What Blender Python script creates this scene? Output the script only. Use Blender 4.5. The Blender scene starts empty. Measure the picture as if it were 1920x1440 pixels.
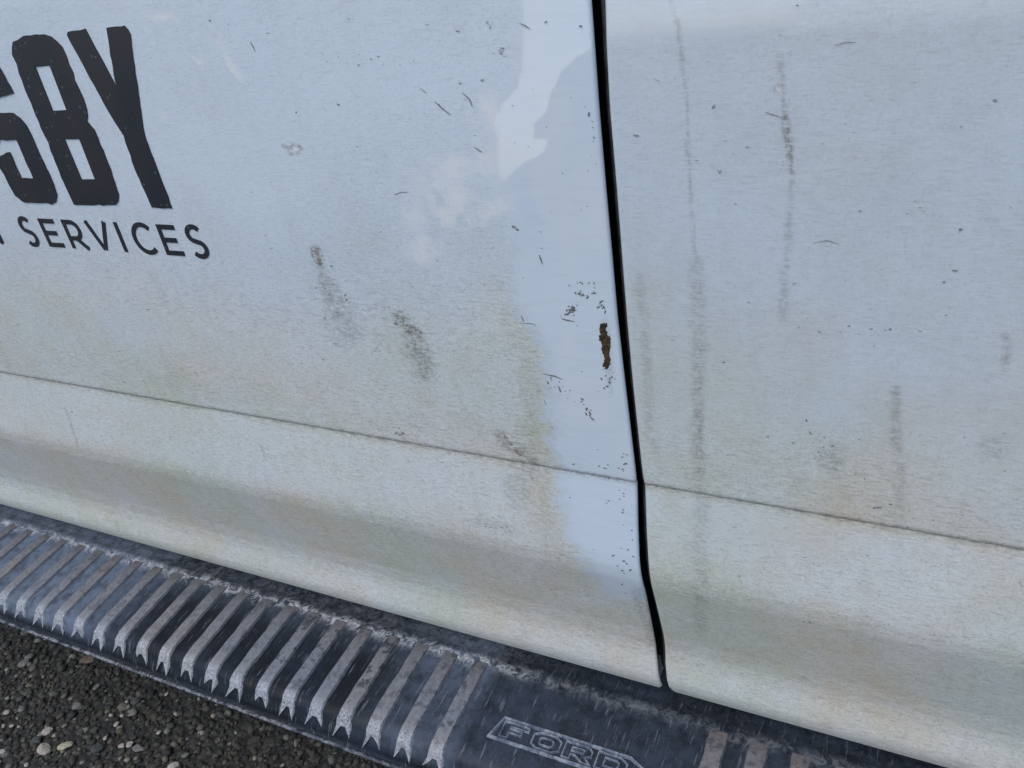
import bpy, bmesh, math, random
import numpy as np
from mathutils import Matrix, Vector
random.seed(7); rng = np.random.default_rng(7)
C = bpy.context.scene.collection
S = bpy.context.scene

# ------------------------------------------------------------------ camera
# vanishing points measured on the photograph (1920 x 1440): along the truck and up its door
PC = np.array([960., 720.]); VX = np.array([-2350., 290.]); VW = np.array([1380., 3250.])
F = math.sqrt(-float(np.dot(VX - PC, VW - PC)))
aX = -np.array([*(VX - PC), F]); aX /= np.linalg.norm(aX)
aW = -np.array([*(VW - PC), F]); aW /= np.linalg.norm(aW)
aN = np.cross(aX, aW)
if aN[2] > 0: aN = -aN
D = 0.62                                   # camera to door skin, metres
TILT = math.radians(3.5); H = 1.288        # the door leans in at the top
Xw = np.array([1., 0, 0]); Ww = np.array([0, math.sin(TILT), math.cos(TILT)]); Nw = np.array([0, -math.cos(TILT), math.sin(TILT)])
BASE = np.array([0, 0, H])
def axis(i): return aX[i]*Xw + aW[i]*Ww + aN[i]*Nw
RIGHT, DOWN, FWD = axis(0), axis(1), axis(2)
EYE = BASE + D*Nw
cam = bpy.data.cameras.new('camera'); co = bpy.data.objects.new('camera', cam); C.objects.link(co)
M = Matrix.Identity(4)
for r in range(3):
    M[r][0], M[r][1], M[r][2], M[r][3] = RIGHT[r], -DOWN[r], -FWD[r], EYE[r]
co.matrix_world = M
cam.sensor_width = 36; cam.lens = 36*F/1920; cam.clip_start = 0.02; cam.clip_end = 2000
S.camera = co

# ------------------------------------------------------------------ light
SUN_EL, SUN_AZ = math.radians(60), math.radians(200)
w = bpy.data.worlds.new('World'); S.world = w; w.use_nodes = True
nt = w.node_tree; bg = nt.nodes['Background']
sky = nt.nodes.new('ShaderNodeTexSky'); sky.sky_type = 'NISHITA'; sky.sun_disc = False
sky.sun_elevation = SUN_EL; sky.sun_rotation = SUN_AZ; sky.air_density = 1.0; sky.dust_density = 2.0; sky.ozone_density = 1.6
hs = nt.nodes.new('ShaderNodeHueSaturation'); hs.inputs['Saturation'].default_value = 1.0
nt.links.new(sky.outputs[0], hs.inputs['Color']); nt.links.new(hs.outputs[0], bg.inputs['Color'])
bg.inputs['Strength'].default_value = 0.14
sl = bpy.data.lights.new('sun', 'SUN'); sl.energy = 0.8; sl.angle = math.radians(40); sl.color = (1, .97, .93)
so = bpy.data.objects.new('sun', sl); C.objects.link(so)
sd = Vector((math.cos(SUN_EL)*math.sin(SUN_AZ), math.cos(SUN_EL)*math.cos(SUN_AZ), math.sin(SUN_EL)))
so.rotation_euler = sd.to_track_quat('Z', 'Y').to_euler(); so.location = (0, -3, 6)
S.view_settings.view_transform = 'Standard'; S.view_settings.look = 'None'; S.view_settings.gamma = 1
S.view_settings.exposure = 0.39
S.render.engine = 'CYCLES'

# ------------------------------------------------------------------ helpers
def ray(px, py): return (px-PC[0])*RIGHT + (py-PC[1])*DOWN + F*FWD
def proj(P):                                # world points -> photo pixels
    q = P - EYE; z = q @ FWD
    return PC[0] + F*(q @ RIGHT)/z, PC[1] + F*(q @ DOWN)/z
def door_pt(x, ww, n): return BASE + np.multiply.outer(x, Xw) + np.multiply.outer(ww, Ww) + np.multiply.outer(n, Nw)
def on_z(px, py, z):
    d = ray(px, py); t = (z-EYE[2])/d[2]; return EYE + t*d

# door skin: height along the skin (w) against bulge (n)
PW = np.array([.36, .30, .12, -.05, -.13, -.5370, -.5395, -.5415, -.5432, -.546, -.60, -.640, -.655, -.672, -.72, -.775, -.800, -.818, -.836, -.850, -.862, -.874, -.882])
PN = np.array([-.052, -.036, -.0090, .0, .0, .0002, -.0003, -.0020, -.0016, -.0012, .0044, .0086, .0094,   .0080, -.0022, -.0140, -.0172, -.0165, -.0134, -.0114, -.0126, -.0166, -.0226])
# smooth everything but the crease
ws = np.concatenate([np.linspace(.36, .10, 14)[:-1], np.linspace(.10, -.53, 330)[:-1], np.linspace(-.53, -.556, 26)[:-1], np.linspace(-.556, -.882, 190)])
ns = np.interp(-ws, -PW, PN)
k = np.exp(-np.linspace(-2, 2, 11)**2); k /= k.sum()
sm = np.convolve(np.pad(ns, 5, mode='edge'), k, 'valid')
lo = np.clip(np.maximum(-.556-ws, 0)/.012, 0, 1); hi = np.clip((ws+.53)/.012, 0, 1)
mixw = np.maximum(lo, hi)*np.clip((ws+.872)/.006, 0, 1)
ns = ns*(1-mixw) + sm*mixw
def n_of(ww): return np.interp(-np.asarray(ww), -ws, ns)
def hit_door(px, py):
    d = ray(px, py); n = 0.
    for _ in range(12):
        t = (n-D)/(d @ Nw); P = EYE + t*d - BASE; ww = P @ Ww; n = float(n_of(ww))
    return float(P[0]), float(ww)

def vnoise(x, y, seed=0):                   # value noise
    r = np.random.default_rng(seed).random((256, 256))
    xi = np.floor(x).astype(int); yi = np.floor(y).astype(int); fx = x-xi; fy = y-yi
    fx = fx*fx*(3-2*fx); fy = fy*fy*(3-2*fy)
    a = r[xi % 256, yi % 256]; b = r[(xi+1) % 256, yi % 256]; c = r[xi % 256, (yi+1) % 256]; d = r[(xi+1) % 256, (yi+1) % 256]
    return (a*(1-fx)+b*fx)*(1-fy) + (c*(1-fx)+d*fx)*fy
def fbm(x, y, seed=0, o=4):
    s = 0; a = .5
    for i in range(o): s = s + a*vnoise(x*2**i, y*2**i, seed+i); a *= .5
    return s/(1-.5**o)
def sstep(a, b, x):
    t = np.clip((x-a)/(b-a), 0, 1); return t*t*(3-2*t)

def mesh_obj(name, v, faces, mat, parent=None, smooth=False, label=None):
    me = bpy.data.meshes.new(name)
    v = np.asarray(v, float)
    if parent is not None:
        v = v - np.array(root_of(parent).location)
    if isinstance(faces, np.ndarray):
        nf, kf = faces.shape
        me.vertices.add(len(v)); me.vertices.foreach_set('co', v.astype(np.float32).ravel())
        me.loops.add(nf*kf); me.loops.foreach_set('vertex_index', faces.astype(np.int32).ravel())
        me.polygons.add(nf); me.polygons.foreach_set('loop_start', np.arange(0, nf*kf, kf, dtype=np.int32))
        me.update(calc_edges=True)
    else:
        me.from_pydata([tuple(p) for p in v], [], faces)
    me.validate()
    if smooth: me.polygons.foreach_set('use_smooth', [True]*len(me.polygons))
    me.materials.append(mat)
    o = bpy.data.objects.new(name, me); C.objects.link(o)
    if parent is not None: o.parent = parent
    if label: o['label'] = label
    return o
def root_of(o):
    while o.parent: o = o.parent
    return o
def attr(o, name, vals):
    a = o.data.attributes.new(name, 'FLOAT', 'POINT'); a.data.foreach_set('value', np.asarray(vals, np.float32))

class NT:
    def __init__(s, name):
        s.m = bpy.data.materials.new(name); s.m.use_nodes = True; s.t = s.m.node_tree
        s.b = s.t.nodes['Principled BSDF']; s.tc = s.t.nodes.new('ShaderNodeTexCoord')
    def n(s, ty, ins={}, **kw):
        nd = s.t.nodes.new('ShaderNode'+ty)
        for a, b in kw.items(): setattr(nd, a, b)
        for a, b in ins.items(): s.set(nd.inputs[a], b)
        return nd
    def set(s, sock, v):
        if hasattr(v, 'is_output') or isinstance(v, bpy.types.NodeSocket): s.t.links.new(v, sock)
        else: sock.default_value = v
    def math(s, op, a, b=0., c=0., clamp=False):
        nd = s.n('Math', operation=op, use_clamp=clamp); s.set(nd.inputs[0], a); s.set(nd.inputs[1], b); s.set(nd.inputs[2], c); return nd.outputs[0]
    def mul(s, a, b): return s.math('MULTIPLY', a, b)
    def add(s, a, b): return s.math('ADD', a, b)
    def mr(s, v, a, b, c=0., d=1., smooth=True):
        nd = s.n('MapRange', interpolation_type='SMOOTHSTEP' if smooth else 'LINEAR'); s.set(nd.inputs['Value'], v)
        for i, q in zip(('From Min', 'From Max', 'To Min', 'To Max'), (a, b, c, d)): nd.inputs[i].default_value = q
        return nd.outputs[0]
    def mix(s, f, a, b):
        nd = s.n('Mix', data_type='RGBA'); s.set(nd.inputs[0], f)
        s.set(nd.inputs[6], a if not isinstance(a, tuple) else (*a, 1)); s.set(nd.inputs[7], b if not isinstance(b, tuple) else (*b, 1)); return nd.outputs[2]
    def coord(s, scale=(1, 1, 1), rot=(0, 0, 0), src='Object'):
        mp = s.n('Mapping'); s.t.links.new(s.tc.outputs[src], mp.inputs[0]); mp.inputs['Scale'].default_value = scale; mp.inputs['Rotation'].default_value = rot; return mp.outputs[0]
    def noise(s, scale, detail=4, rough=.5, co=None, dist=0.):
        return s.n('TexNoise', {'Vector': co if co is not None else s.tc.outputs['Object'], 'Scale': scale, 'Detail': detail, 'Roughness': rough, 'Distortion': dist}).outputs[0]
    def vor(s, scale, co=None, feature='F1'):
        return s.n('TexVoronoi', {'Vector': co if co is not None else s.tc.outputs['Object'], 'Scale': scale}, feature=feature)
    def at(s, name): return s.n('Attribute', attribute_name=name).outputs['Fac']
    def bump(s, h, strength, dist, normal=None):
        nd = s.n('Bump', {'Height': h, 'Strength': strength, 'Distance': dist})
        if normal is not None: s.set(nd.inputs['Normal'], normal)
        return nd.outputs[0]
    def out(s, **kw):
        for a, b in kw.items():
            s.set(s.b.inputs[a.replace('_', ' ')], (*b, 1) if isinstance(b, tuple) and len(b) == 3 else b)
        return s.m

# ------------------------------------------------------------------ materials
def paint_mat():
    t = NT('dirty_white_paint')
    dirt, clean, stain, brown, light, sky_patch = [t.at(a) for a in ('dirt', 'clean', 'stain', 'brown', 'light', 'sky_patch')]
    big = t.noise(3.5, 3); mid = t.noise(22, 5, .6); fine = t.noise(420, 3, .7)
    # rain and wiping streaks: one set nearly level, one set slanting
    st1 = t.noise(1., 4, .65, t.coord((60, 60, 480), (0, math.radians(9), 0)), .8)
    st2 = t.noise(1., 4, .65, t.coord((110, 110, 720), (0, math.radians(27), 0)))
    base = t.mix(t.mr(big, .35, .65), (.612, .698, .775), (.640, .722, .790))
    cloud = t.mr(t.noise(7, 5, .62), .34, .66, .80, 1.14)
    film = t.mul(t.mul(dirt, cloud), t.mr(t.add(t.mul(mid, .6), t.mul(st1, .4)), .25, .72, .62, 1.05))
    dustc = t.mix(t.mr(t.noise(4.5, 2, .4), .42, .58), (.530, .478, .355), (.478, .488, .362))
    dustc = t.mix(t.mr(dirt, .28, .80), (.345, .408, .418), dustc)
    col = t.mix(t.mul(film, .86), base, dustc)
    dirty = t.math('SUBTRACT', 1., t.mul(clean, .93))
    # streaky grain
    g = t.mul(t.mul(t.mr(st2, .50, .70), dirty), t.math('MULTIPLY_ADD', dirt, .45, .16))
    col = t.mix(t.mul(g, 1.0), col, (.25, .245, .235))
    g2 = t.mul(t.mul(t.mr(st1, .54, .72), dirty), .20)
    col = t.mix(g2, col, (.36, .37, .38))
    st3 = t.noise(1., 3, .6, t.coord((75, 75, 3.2), (0, 0, 0)))
    col = t.mix(t.mul(t.mul(t.mr(st3, .52, .68), dirty), t.math('MULTIPLY_ADD', dirt, .10, .03)), col, (.30, .29, .25))
    col = t.mix(t.mul(t.mul(t.mr(st2, .46, .32), dirty), .35), col, (.78, .79, .78))
    fg = t.mul(t.mul(t.mr(fine, .52, .74), dirty), t.math('MULTIPLY_ADD', dirt, .42, .22))
    col = t.mix(fg, col, (.26, .25, .23))
    pal = t.mul(t.mul(t.mr(fine, .46, .26), dirty), .50)
    col = t.mix(pal, col, (.80, .80, .79))
    # spatter
    v = t.vor(260); rnd = t.n('SeparateColor', {0: v.outputs['Color']}).outputs[0]
    sp = t.mul(t.mul(t.mr(v.outputs['Distance'], .38, .16), t.math('GREATER_THAN', rnd, .88)), t.mul(dirty, t.math('MULTIPLY_ADD', dirt, .55, .12)))
    col = t.mix(t.mul(sp, .6), col, (.20, .185, .165))
    wp = t.noise(1., 5, .7, t.coord((26, 26, 210), (0, math.radians(62), 0)), .6)
    col = t.mix(t.mul(t.mul(t.mr(wp, .50, .68), clean), .16), col, (.44, .46, .46))
    col = t.mix(t.mul(t.mul(t.mr(wp, .44, .30), clean), .18), col, (.80, .82, .83))
    # smears with the painted sky reflection, then stains
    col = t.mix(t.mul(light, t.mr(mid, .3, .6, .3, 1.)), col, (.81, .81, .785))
    sn = t.mr(t.add(t.mul(t.noise(190, 4, .75), .6), t.mul(st2, .4)), .40, .60, .12, 1.15)
    col = t.mix(t.mul(stain, sn), col, (.205, .205, .175))
    col = t.mix(t.mul(brown, sn), col, (.16, .125, .09))
    rough = t.math('SUBTRACT', .52, t.mul(clean, .36))
    hgt = t.add(t.mul(fine, .5), t.mul(st2, .5))
    nb = t.bump(hgt, t.mul(dirty, .22), .0006)
    # shallow dent, outlined as the reflected sky, tips the lacquer normal upwards
    geo = t.n('NewGeometry').outputs['Normal']
    vm = t.n('VectorMath', operation='SCALE'); vm.inputs[0].default_value = (0, 0, 1); t.set(vm.inputs['Scale'], t.mul(sky_patch, .17))
    va = t.n('VectorMath', operation='ADD'); t.set(va.inputs[0], geo); t.set(va.inputs[1], vm.outputs[0])
    vn = t.n('VectorMath', operation='NORMALIZE'); t.set(vn.inputs[0], va.outputs[0])
    return t.out(Base_Color=col, Roughness=rough, Normal=nb, Coat_Weight=t.math('MULTIPLY_ADD', clean, .8, .2),
                 Coat_Roughness=t.math('SUBTRACT', .30, t.mul(clean, .22)), Coat_IOR=1.75, Coat_Normal=vn.outputs[0])

def board_mat():
    t = NT('scuffed_black_plastic')
    xyz = t.n('SeparateXYZ', {0: t.tc.outputs['Object']}); X, Y = xyz.outputs[0], xyz.outputs[1]
    big = t.noise(9, 4, .6); mid = t.noise(55, 5, .65); fine = t.noise(500, 3, .7)
    worn = t.at('worn'); crust = t.at('crust')
    sw = t.mr(t.add(t.mul(big, .55), t.mul(mid, .45)), .42, .66)
    col = t.mix(t.mul(t.add(t.mul(sw, .42), .03), 1.), (.0022, .004, .0075), (.020, .034, .062))
    col = t.mix(t.mul(worn, t.mr(mid, .25, .65, .35, 1.)), col, (.125, .162, .220))
    sc = t.noise(1., 4, .7, t.coord((260, 26, 30), (0, 0, math.radians(22))))
    col = t.mix(t.mul(t.mr(sc, .57, .70), .42), col, (.24, .27, .31))
    col = t.mix(t.mul(t.mr(fine, .60, .80), t.add(t.mul(worn, .4), .22)), col, (.24, .25, .27))
    cn = t.mr(t.noise(75, 6, .75, dist=1.2), .40, .64)
    col = t.mix(t.mul(crust, cn), col, (.52, .54, .56))
    vr = t.vor(330)
    return t.out(Base_Color=col, Roughness=t.mr(mid, .3, .7, .42, .62), Normal=t.bump(t.add(t.mul(fine, .6), vr.outputs['Distance']), .35, .0008), Specular_IOR_Level=.26)

def rib_mat():
    t = NT('worn_rib_plastic')
    mid = t.noise(60, 5, .65); fine = t.noise(600, 3, .7); big = t.noise(7, 3)
    xyz = t.n('SeparateXYZ', {0: t.tc.outputs['Object']}); X = xyz.outputs[0]
    col = t.mix(t.mr(big, .35, .65), (.215, .205, .205), (.180, .198, .232))
    inner = t.at('inner')
    col = t.mix(t.mul(inner, .55), col, (.150, .130, .115))
    sc = t.noise(1., 4, .7, t.coord((900, 60, 60), (0, 0, 0)))
    col = t.mix(t.mul(t.mr(sc, .50, .68), .65), col, (.10, .105, .118))
    gone = t.mul(t.mr(mid, .52, .60), t.at('patchy'))
    col = t.mix(gone, col, (.03, .034, .045))
    blot = t.mr(t.noise(150, 5, .75), .40, .66)
    col = t.mix(t.mul(blot, .60), col, (.075, .078, .088))
    col = t.mix(t.mul(t.mr(fine, .6, .8), .4), col, (.44, .44, .45))
    col = t.mix(t.mul(t.at('tip'), t.mr(t.noise(300, 4, .7), .38, .66, .1, .85)), col, (.44, .46, .49))
    return t.out(Base_Color=col, Roughness=.58, Normal=t.bump(t.add(fine, mid), .35, .0007))

def plain(name, col, rough=.5, var=.25, scale=60, spec=.5):
    t = NT(name); n_ = t.noise(scale, 5, .65)
    c2 = tuple(min(1, c*(1+var)+.004) for c in col); c1 = tuple(c*(1-var) for c in col)
    return t.out(Base_Color=t.mix(t.mr(n_, .3, .7), c1, c2), Roughness=rough, Specular_IOR_Level=spec, Normal=t.bump(n_, .12, .001))

def vinyl_mat():
    t = NT('dark_vinyl')
    n1 = t.noise(14, 4); fine = t.noise(700, 2, .6); v = t.vor(210)
    col = t.mix(t.mr(n1, .38, .62), (.014, .018, .025), (.023, .022, .027))
    rnd = t.n('SeparateColor', {0: v.outputs['Color']}).outputs[0]
    sp = t.mul(t.mr(v.outputs['Distance'], .35, .1), t.math('GREATER_THAN', rnd, .90))
    col = t.mix(t.mul(sp, .35), col, (.30, .31, .33))
    col = t.mix(t.mul(t.mr(fine, .58, .8), .12), col, (.12, .12, .13))
    return t.out(Base_Color=col, Roughness=.42, Normal=t.bump(t.noise(180, 3), .10, .0006))

def stone_mat():
    t = NT('asphalt_stones')
    c = t.n('Attribute', attribute_name='tone').outputs['Color']
    n_ = t.noise(260, 4, .7)
    c2 = t.n('Mix', data_type='RGBA', blend_type='MULTIPLY'); c2.inputs[0].default_value = .7
    t.set(c2.inputs[6], c); t.set(c2.inputs[7], t.mix(t.mr(n_, .25, .75), (.55, .55, .52), (1.35, 1.32, 1.3)))
    return t.out(Base_Color=c2.outputs[2], Roughness=.78, Specular_IOR_Level=.35, Normal=t.bump(n_, .5, .002))
def asphalt_mat():
    t = NT('asphalt')
    v = t.vor(95); rnd = t.n('SeparateColor', {0: v.outputs['Color']}); r = rnd.outputs[0]
    col = t.mix(t.mr(r, 0, 1), (.022, .023, .020), (.050, .048, .043))
    col = t.mix(t.mr(v.outputs['Distance'], .45, .75), col, (.012, .012, .011))
    col = t.mix(t.mul(t.math('GREATER_THAN', rnd.outputs[1], .95), t.mr(v.outputs['Distance'], .45, .3)), col, (.20, .19, .17))
    return t.out(Base_Color=col, Roughness=.85, Normal=t.bump(t.math('SUBTRACT', 1., v.outputs['Distance']), .8, .004))
def pebble_mat(name, col):
    t = NT(name); n_ = t.noise(240, 5, .7)
    return t.out(Base_Color=t.mix(t.mr(n_, .3, .7), tuple(c*.62 for c in col), tuple(min(1, c*1.18) for c in col)), Roughness=.8, Normal=t.bump(n_, .5, .002))

PAINT, BOARD, RIB, VINYL = paint_mat(), board_mat(), rib_mat(), vinyl_mat()
SEAL = plain('black_rubber', (.030, .032, .034), .38, .5, 60, .5)
INNER = plain('dark_sill_paint', (.016, .017, .018), .55, .4, 30, .4)
FLANGE = plain('grimy_white_hem', (.40, .40, .38), .5, .3, 120, .4)
RUST = None
def rust_mat():
    t = NT('rust'); n1 = t.noise(330, 5, .75)
    col = t.mix(t.mr(n1, .35, .65), (.006, .0055, .005), (.105, .062, .022))
    return t.out(Base_Color=col, Roughness=.9, Normal=t.bump(n1, .7, .002))
RUST = rust_mat(); GRIME = plain('dark_grime', (.24, .245, .24), .8, .5, 500, .2); SCUFF = plain('chipped_grey', (.145, .15, .15), .7, .6, 700, .3)
TANG = plain('tan_scab', (.30, .25, .19), .85, .5, 600, .2)

# ------------------------------------------------------------------ ground
gs = 300.
ground = mesh_obj('asphalt_ground', [(-gs, -gs, 0), (gs, -gs, 0), (gs, gs, 0), (-gs, gs, 0)], [(0, 1, 2, 3)], asphalt_mat())
ground['kind'] = 'structure'

# ------------------------------------------------------------------ truck
truck = bpy.data.objects.new('pickup_truck', None); C.objects.link(truck); truck.location = (-.3, .6, 0)
truck['label'] = 'dirty white work truck with black lettering and ribbed running board'; truck['category'] = 'truck'

# shut line between the doors, traced on the photograph
LEFT_E = [(1105, 0), (1120, 200), (1133, 350), (1147, 500), (1156, 600), (1170, 720), (1189, 880), (1193, 908), (1194.5, 988), (1197, 1052), (1209, 1115), (1224, 1192), (1229, 1227), (1233, 1265), (1240, 1287)]
RIGHT_E = [(1131, 0), (1142, 200), (1155, 350), (1167, 500), (1175, 600), (1186, 720), (1203, 880), (1209, 908), (1212, 1003), (1215, 1052), (1229, 1131), (1244, 1195), (1247, 1243), (1250, 1275), (1256, 1294)]
def edge_fn(px):
    p = sorted((hit_door(*q) for q in px), key=lambda q: q[1])
    xs_, ws_ = [q[0] for q in p], [q[1] for q in p]
    xi = np.interp(ws, ws_, xs_)
    kk = np.ones(9)/9
    return np.convolve(np.pad(xi, 4, mode='edge'), kk, 'valid')
xeL, xeR = edge_fn(LEFT_E), edge_fn(RIGHT_E)
# rounded lower corners
xeL = xeL - .010*np.clip((-.868-ws)/.014, 0, 1)**2
xeR = xeR + .012*np.clip((-.862-ws)/.020, 0, 1)**2

def build_door(side):
    r = .0034
    xeL_, xeR_ = xeL+.0005, xeR-.0005
    if side < 0:
        xc = np.concatenate([np.linspace(-2.40, -1.55, 26)[:-1], -1.55 + (1.55)*np.linspace(0, 1, 560)])
        t_ = (xc+2.40)/2.40                    # 0..1
        far, xe = -2.40, xeL_
    else:
        t_ = np.concatenate([np.linspace(0, .55, 260)[:-1], np.linspace(.55, 1, 12)])
        far, xe = .78, xeR_
    sgn = 1 if side < 0 else -1
    e = xe - sgn*r
    if side < 0: XX = far + np.outer(e-far, t_)
    else: XX = e[:, None] + np.outer(far-e, t_)
    NN = np.repeat(ns[:, None], len(t_), 1)
    # slow panel waviness and shallow dents of the outer skin
    WW = np.repeat(ws[:, None], len(t_), 1)
    NN = NN + .0016*(fbm(XX*5+9, WW*5+9, 31, 2)-.5)*sstep(.0, .06, WW+.54) 
    if side > 0: NN = NN - .105*np.maximum(0, WW+.128) + .105*.012*(1-np.exp(-np.maximum(0, WW+.128)/.012))
    hem = []
    for a in (20, 40, 60, 80, 90):
        a = math.radians(a); hem.append((e + sgn*r*math.sin(a), -r*(1-math.cos(a))))
    hem.append((e + sgn*r*.3, -r-.0012)); hem.append((e - sgn*.014, -r-.0016))
    edge_n = NN[:, -1] if side < 0 else NN[:, 0]
    hx = np.stack([h[0] for h in hem], 1); hn = np.stack([edge_n + h[1] for h in hem], 1)
    if side < 0: XX = np.hstack([XX, hx]); NN = np.hstack([NN, hn])
    else: XX = np.hstack([hx[:, ::-1], XX]); NN = np.hstack([hn[:, ::-1], NN])
    WW = np.repeat(ws[:, None], XX.shape[1], 1)
    # turn the bottom under
    xr, nr = XX[-1], NN[-1]
    extra = [(-.8845, -.0045), (-.8850, -.009), (-.8835, -.030), (-.875, -.050)]
    for ww, dn in extra:
        XX = np.vstack([XX, xr[None]]); NN = np.vstack([NN, (nr+dn)[None]]); WW = np.vstack([WW, np.full((1, len(xr)), ww)])
    R, K = XX.shape
    P = door_pt(XX.ravel(), WW.ravel(), NN.ravel())
    idx = np.arange(R*K).reshape(R, K)
    f = np.stack([idx[:-1, :-1], idx[1:, :-1], idx[1:, 1:], idx[:-1, 1:]], -1).reshape(-1, 4)
    o = mesh_obj('door', P, f, PAINT, truck, True)
    U, V = proj(P); x, ww = XX.ravel(), WW.ravel()
    paint_attrs(o, side, U, V, x, ww, NN.ravel())
    return o

def poly_sd(U, V, poly):
    p = np.array(poly, float); q = np.roll(p, -1, 0); d = np.full(U.shape, 1e9); ins = np.zeros(U.shape, bool)
    for (ax, ay), (bx, by) in zip(p, q):
        ex, ey = bx-ax, by-ay; t = np.clip(((U-ax)*ex+(V-ay)*ey)/(ex*ex+ey*ey+1e-9), 0, 1)
        d = np.minimum(d, np.hypot(U-ax-t*ex, V-ay-t*ey))
        c = ((ay > V) != (by > V)); 
        with np.errstate(divide='ignore', invalid='ignore'):
            ins ^= c & (U < (bx-ax)*(V-ay)/(by-ay+1e-12)+ax)
    return np.where(ins, d, -d)
def poly_m(U, V, poly, soft): return sstep(-soft, soft, poly_sd(U, V, poly))
def line_m(U, V, pts, wid, soft=.6):
    m = np.zeros(U.shape)
    for i in range(len(pts)-1):
        (ax, ay), (bx, by) = pts[i], pts[i+1]; w0, w1 = wid[i], wid[i+1]
        ex, ey = bx-ax, by-ay; t = np.clip(((U-ax)*ex+(V-ay)*ey)/(ex*ex+ey*ey+1e-9), 0, 1)
        d = np.hypot(U-ax-t*ex, V-ay-t*ey); wd = w0+(w1-w0)*t
        m = np.maximum(m, 1-sstep(wd*(1-soft), wd*(1+soft), d))
    return m
def ell(U, V, cx, cy, rx, ry, ang=0, soft=.5):
    a = math.radians(ang); u = (U-cx)*math.cos(a)+(V-cy)*math.sin(a); v = -(U-cx)*math.sin(a)+(V-cy)*math.cos(a)
    return 1-sstep(1-soft, 1+soft, np.hypot(u/rx, v/ry))

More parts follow.
